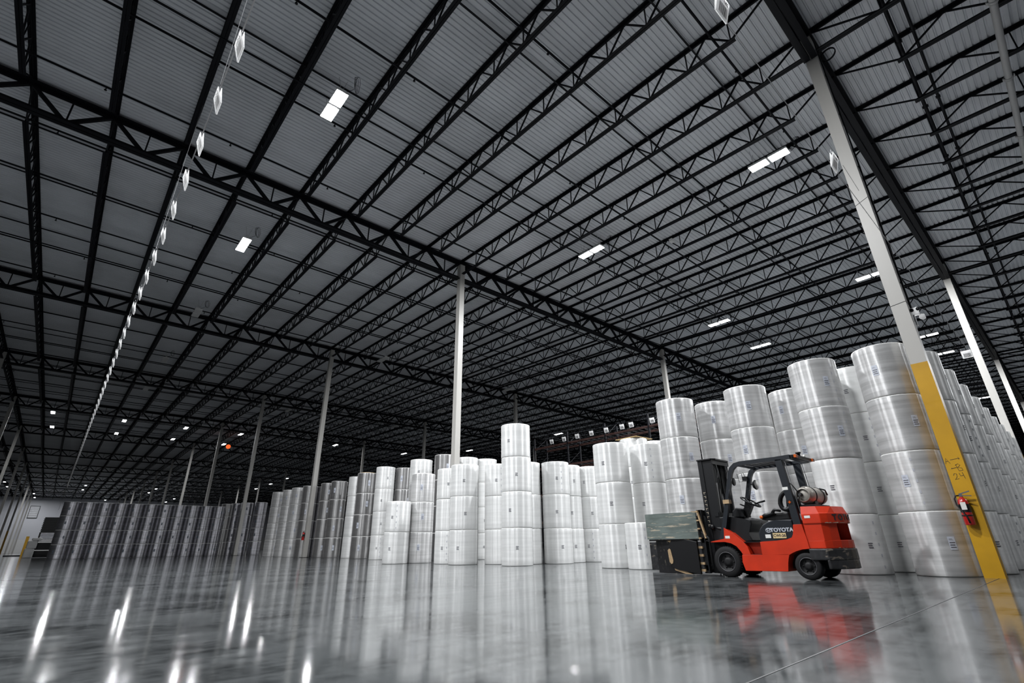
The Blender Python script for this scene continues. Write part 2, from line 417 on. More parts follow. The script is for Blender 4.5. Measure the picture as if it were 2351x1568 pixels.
# sprinkler mains with couplings in the dark bay
def main_pipe(y, z, rad, m, label):
    r = empty('sprinkler_main', (0, y, z)); tag(r, label, 'pipe')
    bb = MB(); bb.tube([(-10, 0, 0), (90, 0, 0)], rad, 16); bb.build('pipe', m, r)
    for k in range(14):
        bb = MB(); x = 13.2 + 3.05 * k; bb.lathe([(rad, 0), (rad * 1.3, 0), (rad * 1.3, .09), (rad, .09)], (x, 0, 0), 'x', 16); bb.box(x, x + .09, -rad * 1.6, rad * 1.6, -.02, .02); bb.build('coupling', m, r)
main_pipe(-1.93, 12.0, .075, WHITEPIPE, 'pale sprinkler main pipe with couplings at the upper right corner')
main_pipe(-.24, 12.38, .045, PIPEM, 'dark coupled pipe beside the girder in the dark bay')
main_pipe(-.57, 12.5, .034, PIPEM, 'thinner dark pipe, second from the girder in the dark bay')
# ---------------------------------------------------------------- light fixtures
def fixture_mesh(lens):
    t = empty('high_bay_light')
    h = MB()
    for s in (-1, 1): h.box(-.17, .17, min(s * .03, s * .6), max(s * .03, s * .6), 0, .07)
    h.box(-.05, .05, -.55, .55, .07, .12); ho = h.build('housing', HOUSE, t)
    ls = []
    for s in (-1, 1):
        l = MB(); l.box(-.15, .15, min(s * .05, s * .58), max(s * .05, s * .58), -.012, .001); ls.append(l.build('lens', lens, t))
    wmb = MB()
    for s in (-1, 1):
        for q in (-1, 1): wmb.tube([(0, s * .45, .1), (q * .12, s * .45, .62)], .006, 4)
    wo = wmb.build('hanger', WIRE, t)
    cb = MB()
    for q in range(3): cb.tube([(.25 + .10 * cos(a) + .03 * q, -.75 + .17 * cos(a + .3 * q), .35 + .17 * sin(a)) for a in [k * 2 * pi / 16 for k in range(16)]], .006, 4, closed=True)
    cb.tube([(.25, -.7, .2), (.15, -.6, .15), (0, -.4, .1)], .006, 4)
    co = cb.build('power_cord', STEEL, t)
    return reg(t, ho, *ls, wo, co)
FL = fixture_mesh(LENS); FO = fixture_mesh(LENSOFF)
al = bpy.data.lights.new('high_bay_lamp', 'AREA'); al.shape = 'RECTANGLE'; al.size = .3; al.size_y = 1.1; al.energy = LAMP_W; al.color = (.97, .985, 1)
names = {}; ROWS = sorted({round(a[1]) for a in FIX})
def lab_fix(n, x, y, lit):
    if (x, y) == (3.05, 10.8): return 'largest glaring high bay light, upper left of the photo'
    if (x, y) == (3.1, 20.2): return 'glaring high bay light just below and left of the largest one'
    if (x, y) == (14.43, 3.6): return 'lit two-panel high bay light left of the extinguisher column'
    if (x, y) == (14.4, 10.95): return 'lit two-panel high bay light in the middle of the roof'
    rowx = 'above the left aisle' if x < 6 else ('above the middle of the rolls' if x < 20 else 'above the right of the hall')
    return '%s high bay light in the %s row of lights, %s from the left' % ('small lit' if lit else 'unlit grey', wordn(ROWS.index(round(y)) + 1), wordn(sorted(a[0] for a in FIX if round(a[1]) == round(y)).index(x) + 1))
al2 = al.copy(); al2.energy = LAMP_W * .13; al4 = al.copy(); al4.energy = LAMP_W * .4; al3 = al.copy(); al3.energy = LAMP_W * .5
first = {1: True, 0: True}
for n, (x, y, lit) in enumerate(FIX):
    # keep the fixtures clear of the joists
    fi = (x - X0) / SX; fr = fi - math.floor(fi)
    if fr < .25: x += (.25 - fr) * SX
    if fr > .75: x -= (fr - .75) * SX
    z = roofz(y) - .95; src = FL if lit else FO
    if first[lit]: src.location = (x, y, z); o = src; first[lit] = False; tag(o, cat='light')
    else: o = dup(src, (x, y, z))
    o['label'] = lab_fix(n, FIX[n][0], FIX[n][1], lit); o['group'] = 'lit high bay lights' if lit else 'unlit high bay lights'
    if lit:
        lo = bpy.data.objects.new('high_bay_lamp', al4 if y > 80 else al2 if y > 60 else (al3 if -12 < y < -10 else al)); C.objects.link(lo); lo.location = (0, 0, -.03); lo.parent = o

# ---------------------------------------------------------------- paper rolls
LINK = mat('label_print', (.10, .10, .12), .5)
def roll_me(m, seed):
    rr = random.Random(seed); b = MB(); n = 48; h = 1.0; r = 1.0
    prof = [(.10, .004), (.95, 0), (.988, .006), (1, .02)] + [(1 - rr.uniform(0, .005), z) for z in (.16, .3, .45, .6, .75, .88)] + [(1, .982), (.988, .995), (.95, 1), (.10, .996)]
    b.mi = 1; b.lathe(prof[:3], n=n); b.mi = 0; b.lathe(prof[2:-3], n=n); b.mi = 1; b.lathe(prof[-4:], n=n); bmesh.ops.remove_doubles(b.bm, verts=b.bm.verts, dist=1e-5); return b.data('wrapped_paper', [m, ENDM])
def core_me():
    b = MB(); b.lathe([(.10, 0), (.10, 1.003), (.085, 1.003), (.085, 0), (.10, 0)], n=20); return b.data('core', [COREM])
def label_me(kind):
    b = MB()
    def patch(a0, a1, z0, z1, r, n=4):
        vs = [];
        for k in range(n + 1):
            a = a0 + (a1 - a0) * k / n; vs += [(r * cos(a), r * sin(a), z0), (r * cos(a), r * sin(a), z1)]
        b._f(vs, [(2 * k, 2 * k + 2, 2 * k + 3, 2 * k + 1) for k in range(n)])
    b.mi = 0
    if kind == 0: patch(-.11, .11, .40, .60, 1.006)
    if kind == 2: patch(-.11, .11, .36, .62, 1.006)
    b.mi = 1
    for q in range(3): patch(-.085, .085 - .02 * (q % 2), .43 + .035 * q, .445 + .035 * q, 1.010)
    if kind != 1: patch(-.08, .02, .56, .565, 1.010); patch(-.08, .05, .545, .548, 1.010)
    return b.data('label', [LABW, LINK])
RM = {'w': [roll_me(WROLL, s) for s in range(3)], 'g': [roll_me(GROLL, s) for s in range(3)], 'k': [roll_me(KROLL, s) for s in range(3)], 'd': [roll_me(DROLL, s) for s in range(3)]}
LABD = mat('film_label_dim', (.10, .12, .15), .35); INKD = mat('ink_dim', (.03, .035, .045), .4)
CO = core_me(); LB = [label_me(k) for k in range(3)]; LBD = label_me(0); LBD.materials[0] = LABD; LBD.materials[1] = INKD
MK = mat('faint_print', (.45, .46, .50), .4)
b = MB()
for q in range(5): 
    b._f([(1.004 * cos(a), 1.004 * sin(a), .1 + .18 * q + dz) for a, dz in ((-.03, 0), (.03, 0), (.03, .05), (-.03, .05))], [(0, 1, 2, 3)])
MARKS = b.data('printed_marks', [MK])
COLN = {'w': 'white', 'g': 'silver grey', 'k': 'dark grey', 'd': 'charcoal'}
TN = {1: ['bottom', ], 2: ['bottom', 'top'], 3: ['bottom', 'middle', 'top'], 4: ['bottom', 'second', 'third', 'top']}
# x, y, radius, tiers, tier height, kinds, description, label turn
T = 1.055
STK = [
 (11.93, 1.99, .465, 4, T, 'gggg', 'in the stack touching the extinguisher column on its left'),
 (13.05, 2.85, .47, 4, T, 'wwww', 'in the stack peeping out behind the one at the extinguisher column'),
 (11.80, 3.22, .465, 4, T, 'wwgg', 'in the stack right behind the forklift counterweight'),
 (12.58, 5.08, .50, 4, T, 'gggg', 'in the stack seen through the forklift cab'),
 (13.75, 4.45, .48, 4, T, 'gggg', 'in the stack behind and right of the one seen through the cab'),
 (12.22, 6.90, .50, 4, T, 'gggg', 'in the tall stack left of the forklift mast'),
 (13.35, 6.35, .48, 4, T, 'gggg', 'in the stack directly above the forklift mast'),
 (11.30, 8.55, .475, 3, T, 'www', 'in the stack left of the clamp, behind the single low roll'),
 (11.12, 7.63, .43, 1, T, 'w', 'standing alone and low beside the clamp'),
 (12.28, 8.03, .46, 3, T, 'www', 'in the stack between the low roll and the tall stack by the mast'),
 (15.9, 10.9, .52, 4, T, 'wwww', 'in the stack capped with a brown board'),
 (16.95, 10.75, .5, 4, T, 'wwww', 'in the stack right of the board-capped one'),
 (10.75, 11.92, .475, 4, T, 'wwww', 'in the lone tall stack rising above its neighbours in the middle'),
 (11.78, 12.52, .46, 3, T, 'www', 'in the narrow gap right of the tall middle stack'),
 (12.50, 11.86, .465, 3, T, 'www', 'in the second stack right of the tall middle one'),
 (13.43, 12.16, .46, 3, T, 'www', 'in the narrow slice right of the second stack past the middle'),
 (14.33, 11.88, .46, 3, T, 'www', 'in the third full stack right of the tall middle one'),
 (11.28, 13.42, .48, 3, T, 'www', 'in the stack just left of the tall middle one'),
 (10.38, 14.18, .48, 3, T, 'www', 'in the wide front stack below the middle column'),
 (10.56, 15.32, .48, 3, T, 'www', 'in the stack left of the wide one below the middle column'),
 (9.53, 17.15, .45, 2, T, 'ww', 'in the low stack of two in the front'),
 (10.45, 17.02, .45, 3, T, 'ggg', 'in the grey stack right behind the low stack of two'),
 (12.09, 19.94, .50, 4, T, 'gggw', 'in the stack topping out behind the low stack of two'),
 (12.25, 18.2, .48, 4, T, 'kkkk', 'in the dark stack with pale labels left of the middle column'),
 (13.41, 18.18, .48, 4, T, 'wwww', 'in the stack whose top shows just right of the middle column'),
 (14.40, 18.05, .50, 4, T, 'wwww', 'in the wide-topped stack behind the stack left of the tall middle one'),
 (11.86, 22.91, .46, 4, T, 'wwww', 'in the four-high stack left of the low stack of two'),
 (12.85, 22.72, .47, 4, T, 'kkkk', 'in the dark stack behind the low stack of two'),
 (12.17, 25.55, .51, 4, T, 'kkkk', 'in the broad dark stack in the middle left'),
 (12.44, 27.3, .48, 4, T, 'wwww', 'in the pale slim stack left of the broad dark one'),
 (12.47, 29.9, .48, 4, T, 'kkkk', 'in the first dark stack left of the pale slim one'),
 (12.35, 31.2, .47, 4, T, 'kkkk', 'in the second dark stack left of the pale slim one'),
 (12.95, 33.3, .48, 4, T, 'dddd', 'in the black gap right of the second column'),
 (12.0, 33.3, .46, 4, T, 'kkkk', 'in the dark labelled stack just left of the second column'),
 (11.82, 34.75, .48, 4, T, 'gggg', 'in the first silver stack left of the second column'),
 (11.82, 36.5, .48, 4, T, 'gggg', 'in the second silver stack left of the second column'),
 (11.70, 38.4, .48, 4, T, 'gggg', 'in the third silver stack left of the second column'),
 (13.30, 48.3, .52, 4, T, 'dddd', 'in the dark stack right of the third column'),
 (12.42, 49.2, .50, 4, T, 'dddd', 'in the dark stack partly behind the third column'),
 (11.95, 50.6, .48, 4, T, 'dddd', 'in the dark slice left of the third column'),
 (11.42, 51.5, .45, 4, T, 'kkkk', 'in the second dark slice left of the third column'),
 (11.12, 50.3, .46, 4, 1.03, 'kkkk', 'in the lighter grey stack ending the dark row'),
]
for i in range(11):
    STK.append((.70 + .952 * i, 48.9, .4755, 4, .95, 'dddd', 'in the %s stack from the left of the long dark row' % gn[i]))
for i in range(9):
    STK.append((13.08 + .98 * i * 1.85, 1.67, .48, 4, T, 'wwww', 'in the %s stack beyond the extinguisher column along its right side' % gn[i]))
    STK.append((14.0 + .98 * i * 1.85, 2.15, .48, 4, T, 'wwww', 'in the %s set-back stack beyond the extinguisher column' % gn[i]))
rolls = []
for si, (x, y, r, n, th, kinds, desc) in enumerate(STK):
    for t in range(n):
        k = kinds[t]; rr = random.Random(si * 10 + t)
        ang = math.atan2(-y, -x) + rr.uniform(-.55, .55)
        if x > 12.9 and y < 2.6: ang = -pi / 2 + rr.uniform(-.8, .2)
        q_ = 0 if kinds == 'dddd' and 48.5 < y < 49.1 else .008
        dx, dy = rr.uniform(-q_, q_), rr.uniform(-q_, q_)
        o = empty('paper_roll', (x + dx, y + dy, t * th)); o.rotation_euler = (0, 0, ang)
        tn = TN[n][t]
        if n == 1: lab = '%s film-wrapped paper roll %s' % (COLN[k], desc)
        else: lab = '%s roll, %s tier, %s' % (COLN[k], tn, desc)
        lab = ' '.join(lab.replace('in the ', '', 1).split()); assert len(lab.split()) <= 16, lab
        tag(o, lab, 'paper roll', 'film-wrapped paper rolls in stacks')
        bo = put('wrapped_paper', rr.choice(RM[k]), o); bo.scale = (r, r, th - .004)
        c_ = put('core', CO, o); c_.scale = (r, r, th - .004)
        lk = 2 if k == 'k' else (0 if k == 'g' else (1 if k == 'w' else 0))
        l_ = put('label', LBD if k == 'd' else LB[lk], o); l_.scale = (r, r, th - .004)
        if k == 'w' and rr.random() < .4 or k == 'g' and rr.random() < .3:
            m_ = put('printed_marks', MARKS, o, rot=(0, 0, .35)); m_.scale = (r, r, th)

# ---------------------------------------------------------------- forklift
RED = mat('forklift_red', (.50, .026, .004), .45, spec=.35, var=.12, vs=4)
BLKP = mat('black_plastic', (.006, .0065, .008), .42, spec=.35)
GUARD = mat('guard_charcoal', (.011, .014, .019), .38, spec=.4)
RUB = mat('tyre_rubber', (.007, .007, .008), .7, spec=.3)
RIM = mat('rim_grey', (.008, .008, .009), .6, spec=.3)
BUMP = mat('scraped_bumper', (.016, .016, .018), .42, var=.4, vs=9, scr=(.13, .11, .09), scs=7, sct=.60, scst=(1, 1, 2), rvar=.1)
SCR = mat('scraped_grey_steel', (.12, .145, .135), .42, var=.25, vs=5, vstretch=(1, .6, 3), scr=(.36, .32, .25), scs=11, sct=.60, scst=(1, .28, 3.2), rvar=.1)
PADB = mat('scuffed_black_pad', (.008, .008, .009), .42, spec=.4, var=.3, scr=(.10, .09, .07), scs=9, sct=.62, scst=(1, 2.6, .8))
TAN = mat('bare_tan_metal', (.36, .25, .14), .5, var=.2, vs=12)
TANKM = mat('tank_grey', (.34, .32, .29), .35, metal=.3, var=.2, vs=8)
AMB = mat('amber_lens', (.55, .10, .01), .25)
VIN = mat('black_vinyl', (.005, .005, .006), .42, spec=.4)
CHR = mat('bright_steel', (.55, .55, .57), .25, metal=1)
STK_W = mat('sticker_white', (.70, .70, .68), .4)
STK_T = mat('sticker_tan', (.62, .47, .24), .5)
LOGOW = mat('logo_silver', (.45, .47, .52), .35)
RING = mat('rim_edge', (.10, .10, .11), .45)
CHIP = mat('chipped_primer', (.42, .36, .28), .6)
FB = Vector((9.95, 4.0, 0)); FK = empty('forklift', FB)
tag(FK, 'red and black forklift with a grey paper roll clamp parked before the rolls', 'forklift')
def fk(name, mb, m, parent=None, **kw):
    me_ = mb.data(name, m)
    if parent is None: me_.transform(Matrix.Translation(-FB))
    else: me_.transform(Matrix.Translation(-FB - (parent.location if parent is not FK else Vector())))
    return put(name, me_, parent or FK, **kw)
XN, XF = 9.45, 10.45
mb = MB()   # chassis
fend = [(4.99, .585), (4.99, .60), (4.79, .633), (4.71, .64), (4.69, .84), (4.57, .755), (4.535, .745), (4.36, .585), (4.30, .50), (4.27, .376), (4.415, .376), (4.43, .43), (4.50, .52), (4.60, .575), (4.72, .592)]
for a, c in ((XN, XN + .20), (XF - .20, XF)): mb.prism(fend, a, c, bev=.006)
mb.prism([(4.43, .376), (4.07, .378), (3.66, .378), (3.61, .40), (3.675, .25), (3.69, .12), (4.41, .112), (4.445, .25)][::-1], XN, XF, bev=.008)
side_ = [(4.07, .376), (4.07, .585), (4.00, .592), (3.78, .603), (3.60, .618), (3.52, .645), (3.487, .70), (3.46, .853), (3.322, .853), (3.29, .60), (3.28, .472), (3.40, .468), (3.50, .44), (3.57, .405), (3.62, .376)]
for a, c in ((XN, XN + .22), (XF - .22, XF)): mb.prism(side_, a, c, bev=.005)
mb.box(XN + .12, XF - .12, 4.02, 4.42, .376, .58)
CH = fk('chassis', mb, RED)
mb = MB(); mb.box(XN + .01, XF - .01, 4.04, 4.40, .578, .592); mb.box(XN + .15, XF - .15, 4.38, 4.75, .40, .62); mb.box(XN + .02, XN + .12, 4.09, 4.40, .378, .384); fk('floor_plate', mb, BLKP)
mb = MB(); mb.box(XN + .22, XF - .22, 3.1, 5.0, .16, .46); fk('axle_housing', mb, BLKP)
# engine hood
mb = MB(); mb.prism([(4.065, .585), (4.068, .72), (4.035, .80), (3.97, .87), (3.88, .915), (3.75, .935), (3.47, .935), (3.475, .66), (3.52, .622), (3.78, .600), (4.0, .588)], XN + .012, XF - .012, bev=.018)
HOOD = fk('engine_hood', mb, GUARD, label='charcoal plastic engine hood')
LF = lambda x, y, z: frame(Vector((x, y, z)) - FB, (0, -1, 0), (0, 0, 1))
text_mesh('side_lettering', 'TOYOTA', .085, .001, LF(XN + .008, 3.665, .772), LOGOW, FK, font_bold=.0035, sx=1.08, label='silver brand lettering')
mb = MB()
for rx, rz, oy, oz in ((.048, .034, 0, 0), (.018, .033, 0, 0), (.036, .013, 0, .012)):
    mb.tube([(XN + .009, 3.885 + oy + rx * cos(a), .772 + oz + rz * sin(a)) for a in [k * 2 * pi / 20 for k in range(20)]], .0045, 5, closed=True)
fk('side_emblem', mb, LOGOW)
mb = MB(); mb.box(XN + .003, XN + .010, 3.608, 3.825, .64, .725); fk('number_plate', mb, STK_T, label='tan plate with black fleet number')
text_mesh('plate_lettering', 'CWI-26', .062, .0008, LF(XN + .0025, 3.716, .682), INK, FK, font_bold=.002)
mb = MB(); mb.box(XN + .004, XN + .010, 3.862, 3.955, .645, .705); fk('label_sticker', mb, STK_W)
mb = MB(); mb.box(XN - .004, XN + .001, 4.600, 4.688, .65, .695); fk('label_sticker', mb, STK_W)
mb = MB(); mb.box(XN - .004, XN + .001, 3.165, 3.255, .945, .985); fk('label_sticker', mb, STK_W)
# counterweight
def cw_plan(g=0, x0=XN, x1=XF, yf=3.30):
    return [(x0 + g, yf), (x0 + g, 3.02 + g), (9.52 + g, 2.93 + g), (9.65, 2.84 + g), (9.80, 2.785 + g), (9.95, 2.765 + g), (10.10, 2.785 + g), (10.25, 2.84 + g), (10.38 - g, 2.93 + g), (x1 - g, 3.02 + g), (x1 - g, yf)]
mb = MB()
mb.prism(cw_plan(), .855, 1.02, 'z', bev=.015)
# sloping upper part narrowing to the rear
lo, hi = cw_plan(.0), cw_plan(.05)
v = [mb.bm.verts.new((x, y, .99)) for x, y in lo] + [mb.bm.verts.new((x, y, 1.135 - .03 * (3.3 - y))) for x, y in hi]
n_ = len(lo); mb.bm.faces.new(v[n_:])
for k in range(n_): mb.bm.faces.new((v[k], v[(k + 1) % n_], v[n_ + (k + 1) % n_], v[n_ + k]))
mb.prism(cw_plan(.015), .475, .60, 'z', bev=.01)
mb.prism([(XN + .015, 3.30), (XN + .015, 3.03), (9.54, 2.945), (9.66, 2.86), (9.70, 3.0), (9.70, 3.3)], .59, .86, 'z', bev=.006)
mb.prism([(XF - .015, 3.30), (XF - .015, 3.03), (10.36, 2.945), (10.24, 2.86), (10.20, 3.0), (10.20, 3.3)], .59, .86, 'z', bev=.006)
CW = fk('counterweight', mb, RED)
mb = MB(); mb.box(9.69, 10.21, 3.02, 3.2, .6, .855); fk('counterweight_recess', mb, BLKP)
mb = MB(); mb.prism([(x, y + (.0 if y > 3.1 else .0)) for x, y in cw_plan(-.005)], .30, .474, 'z', bev=.02); mb.prism(cw_plan(.0, yf=3.06), .17, .31, 'z', bev=.02)
fk('rear_bumper', mb, BUMP, label='scraped black lower counterweight')
pl_ = cw_plan()
for i_, ch in enumerate('TOYOTA'):
    xx = 9.625 + .115 * i_
    for a, c in zip(pl_, pl_[1:]):
        if a[0] <= xx <= c[0] and c[0] - a[0] > .01:
            f_ = (xx - a[0]) / (c[0] - a[0]); yy = a[1] + (c[1] - a[1]) * f_; dr = Vector((c[0] - a[0], c[1] - a[1], 0)).normalized()
    o_ = Vector((xx, yy, .945)) + Vector((dr.y, -dr.x, 0)) * .003
    text_mesh('rear_lettering', ch, .125, .002, frame(o_ - FB, dr, (0, 0, 1)), INK, FK, font_bold=.005)
mb = MB()
for q in range(26):
    rr = random.Random(q); t_ = rr.uniform(0, 1); pl_ = cw_plan(-.002); k = int(t_ * 5) + 1; a, c = Vector((*pl_[k], 0)), Vector((*pl_[k + 1], 0)); p = a.lerp(c, rr.random()); d_ = (c - a).normalized() * rr.uniform(.01, .03)
    z = rr.choice((.86, .86, .482)) ; hh = rr.uniform(.004, .016)
    vv = [p - d_, p + d_]; mb._f([(vv[0].x, vv[0].y, z), (vv[1].x, vv[1].y, z), (vv[1].x, vv[1].y, z + hh), (vv[0].x, vv[0].y, z + hh * .6)], [(0, 1, 2, 3)])
tag(fk('paint_chips', mb, CHIP), kind='stuff')
# wheels
def wheel(x, y, r, wd, far):
    s = -1 if not far else 1
    mb = MB(); o = x
    prof = [(r * .62, 0), (r * .66, .0), (r * .90, -.004), (r * .97, .012), (r, .035), (r, wd - .035), (r * .97, wd - .012), (r * .9, wd), (r * .62, wd), (r * .62, 0)]
    mb.lathe(prof, (0, 0, 0), 'x', 40)
    if r > .23:
        for k in range(36):
            a = 2 * pi * k / 36
            mb.bar((.03, r * .985 * cos(a), r * .985 * sin(a)), (wd - .03, r * .985 * cos(a + .06), r * .985 * sin(a + .06)), .02, .022, up=(0, cos(a), sin(a)))
    t = put('wheel', mb.data('wheel', RUB), FK, Vector((x, y, r)) - FB)
    mb = MB(); dsh = .028 if r > .23 else .012
    side0 = (lambda h: h) if not far else (lambda h: wd - h)
    mb.lathe([(r * .63, side0(.0)), (r * .58, side0(.004)), (r * .55, side0(dsh + .02)), (r * .30, side0(dsh + .03)), (r * .26, side0(dsh)), (r * .12, side0(dsh - .006)), (0, side0(dsh - .006))], (0, 0, 0), 'x', 32)
    for k in range(6):
        a = k * pi / 3; mb.lathe([(0, side0(dsh + .012)), (r * .05, side0(dsh + .012)), (r * .05, side0(dsh + .03))], (0, r * .42 * cos(a), r * .42 * sin(a)), 'x', 8)
    rm = put('rim', mb.data('rim', RIM), t)
    mb = MB(); mb.tube([(side0(-.002), r * .615 * cos(a), r * .615 * sin(a)) for a in [k * 2 * pi / 32 for k in range(32)]], .0035, 5, closed=True)
    put('rim_ring', mb.data('rim_ring', RING), t)
wheel(XN - .02, 4.72, .258, .20, False); wheel(XF - .18, 4.72, .258, .20, True)
wheel(XN + .02, 3.372, .208, .17, False); wheel(XF - .19, 3.372, .208, .17, True)
# overhead guard
mb = MB()
for x in (9.50, 10.33):
    xx = x; up = (1, 0, 0)
    P_ = [(xx, 4.775, .63), (xx, 4.67, .90), (xx, 4.55, 1.30), (xx, 4.455, 1.62), (xx, 4.40, 1.80), (xx, 4.355, 1.885), (xx, 4.28, 1.945), (xx, 4.18, 1.965), (xx, 3.53, 1.965), (xx, 3.28, 1.975)]
    wd_ = [.085, .08, .075, .072, .075, .08, .075, .07, .07, .07]
    pl_ = [Vector((q[1], q[2])) for q in P_]; L_, R_ = [], []
    for k, q in enumerate(pl_):
        d_ = (pl_[min(k + 1, len(pl_) - 1)] - pl_[max(k - 1, 0)]).normalized(); nn = Vector((-d_.y, d_.x)) * wd_[k] / 2
        L_.append(tuple(q + nn)); R_.append(tuple(q - nn))
    mb.prism(L_ + R_[::-1], xx - .035, xx + .035)
    mb.prism([(3.54, 1.95), (3.425, 1.95), (3.335, .848), (3.455, .848)], xx - .035, xx + .045, bev=.004)
    fk('guard_side_frame', mb, GUARD); mb = MB()
mb = MB()
for k in range(7):
    y = 4.16 - .10 * k; mb.bar((9.52, y, 1.975), (10.33, y, 1.975), .02, .055)
mb.bar((9.5, 4.27, 1.95), (10.35, 4.27, 1.95), .05, .04); mb.bar((9.5, 3.3, 1.97), (10.35, 3.3, 1.97), .09, .05)
fk('guard_slats', mb, GUARD)
mb = MB(); mb.bar((9.535, 3.40, 1.94), (9.535, 3.318, .95), .012); mb.bar((10.37, 3.40, 1.94), (10.37, 3.318, .95), .012); fk('pillar_rod', mb, CHR)
mb = MB(); mb.prism([(9.48, 3.33), (9.52, 3.20), (10.36, 3.20), (10.40, 3.33)], 1.955, 2.01, 'z', bev=.01); LBAR = fk('rear_light_bar', mb, BLKP)
for x in (9.53, 10.33):
    mb = MB(); mb.box(x - .04, x + .05, 3.175, 3.215, 1.955, 2.005); fk('rear_lamp', mb, AMB, label='amber rear lamp')
mb = MB(); mb.lathe([(0, 0), (.03, 0), (.03, .05), (.045, .05), (.045, .075), (0, .075)], (9.85, 3.25, 2.01), n=16); fk('beacon', mb, BLKP)
mb = MB(); mb.lathe([(0, 0), (.022, 0), (.016, .05), (0, .05)], (10.05, 3.23, 2.005), n=12); fk('alarm', mb, STK_W)
mb = MB(); mb.box(9.462, 9.466, 3.418, 3.512, 1.42, 1.47); fk('label_sticker', mb, STK_W)
mb = MB(); mb.box(9.462, 9.466, 3.40, 3.475, 1.18, 1.25); fk('label_sticker', mb, BLKP)
mb = MB()
mb.prism([(3.437 + (.030 if k % 2 == 0 else .012) * cos(k * pi / 4 + pi / 2), 1.215 + (.030 if k % 2 == 0 else .012) * sin(k * pi / 4 + pi / 2)) for k in range(8)], 9.457, 9.462); fk('star_mark', mb, AMB)
mb = MB(); mb.box(9.45, 9.55, 4.50, 4.62, 1.26, 1.33); fk('clamp_bracket', mb, TAN)
# mirrors and work lamps
mb = MB(); mb.tube([(9.5, 4.40, 1.62), (9.47, 4.36, 1.64)], .01, 6); mb.lathe([(0, -.006), (.07, -.006), (.075, .0), (.07, .012), (0, .014)], (9.46, 4.345, 1.64), 'y', 20); fk('mirror', mb, BLKP)
mb = MB(); mb.tube([(10.31, 4.42, 1.66), (10.29, 4.36, 1.64)], .012, 6); mb.lathe([(0, 0), (.09, 0), (.095, .02), (.06, .06), (0, .07)], (10.28, 4.28, 1.63), 'y', 24); hl = fk('work_lamp', mb, BLKP)
mb = MB(); mb.lathe([(0, -.004), (.085, -.004), (.085, .001)], (10.28, 4.278, 1.63), 'y', 24); fk('lamp_lens', mb, STK_W)
mb = MB()
mb.box(10.2, 10.3, 4.42, 4.50, 1.72, 1.80)
mb.tube([(10.15, 4.40, 1.70), (10.15, 4.55, 1.70), (10.15, 4.57, 1.86), (10.15, 4.44, 1.87)], .006, 5, closed=True); mb.tube([(10.2, 4.5, 1.86), (10.2, 4.5, 1.70)], .005, 5); fk('caged_lamp', mb, BLKP)
mb = MB(); mb.tube([(10.30, 4.47, 1.55), (10.24, 4.42, 1.53), (10.24, 4.46, 1.33), (10.30, 4.50, 1.31)], .01, 6); mb.tube([(9.5, 4.50, 1.52), (9.47, 4.46, 1.5), (9.47, 4.50, 1.36), (9.5, 4.54, 1.35)], .01, 6); fk('grab_handle', mb, BLKP)
# dashboard, steering, seat
mb = MB(); mb.prism([(4.80, .62), (4.80, 1.03), (4.63, 1.045), (4.52, 1.0), (4.36, .97), (4.26, .985), (4.205, .96), (4.21, .88), (4.30, .75), (4.24, .60), (4.5, .58)], 9.56, 10.34, bev=.02); fk('dashboard', mb, BLKP)
mb = MB(); mb.prism([(4.66, 1.02), (4.64, 1.14), (4.56, 1.20), (4.45, 1.17), (4.42, 1.02)], 9.80, 10.12, bev=.02); mb.bar((9.95, 4.46, 1.05), (9.95, 4.33, 1.26), .10, .12); fk('steering_column', mb, BLKP)
ctr = Vector((9.95, 4.315, 1.293)); d1 = Vector((0, -.853, -.522)); d2 = Vector((1, 0, 0))
mb = MB(); mb.tube([ctr + d1 * .182 * cos(a) + d2 * .182 * sin(a) for a in [k * 2 * pi / 32 for k in range(32)]], .014, 8, closed=True)
for a in (.5, 2.6, 4.7): mb.tube([ctr - Vector((0, -.01, .03)), ctr + d1 * .18 * cos(a) + d2 * .18 * sin(a)], .011, 6)
mb.tube([ctr + Vector((0, .015, -.03)), ctr], .035, 10); fk('steering_wheel', mb, BLKP)
mb = MB(); 
for k, xx in enumerate((10.06, 10.10, 10.14)): mb.tube([(xx, 4.33, 1.25), (xx, 4.22, 1.285), (xx, 4.09 + .02 * k, 1.305)], [.008, .01, .016], 6)
mb.tube([(9.85, 4.40, 1.22), (9.72, 4.42, 1.25)], .012, 6); fk('control_levers', mb, BLKP)
mb = MB(); mb.prism([(4.08, .955), (4.07, 1.03), (4.02, 1.05), (3.93, 1.03), (3.86, 1.06), (3.60, 1.07), (3.58, .94), (3.98, .94)], 9.72, 10.20, bev=.03); ST = fk('seat', mb, VIN)
mb = MB()
mb.tube([(9.93 + 0, 3.66 + .105 * cos(a) * 1.0 - (.03 * sin(a)), 1.27 + .15 * sin(a)) for a in [k * 2 * pi / 24 for k in range(24)]], .04, 8, closed=True)
mb.prism([(3.72, 1.05), (3.68, 1.35), (3.60, 1.40), (3.52, 1.36), (3.50, 1.05)], 9.98, 10.22, bev=.03); fk('seat_backrest', mb, VIN)
mb = MB(); mb.tube([(9.74, 4.06, 1.0), (9.70, 3.98, 1.03), (9.69, 3.82, 1.06)], [.035, .04, .03], 8); mb.tube([(9.69, 3.86, 1.06), (9.68, 3.80, 1.12), (9.68, 3.70, 1.09)], [.025, .03, .02], 8); fk('armrest', mb, VIN)
mb = MB(); mb.lathe([(0, 0), (.03, 0), (.03, .01), (0, .01)], (9.66, 4.05, 1.0), 'x', 12); fk('seat_knob', mb, AMB)
mb = MB(); mb.tube([(9.6, 4.02, .86), (9.58, 4.05, .92)], .006, 6); fk('hood_latch', mb, BLKP)
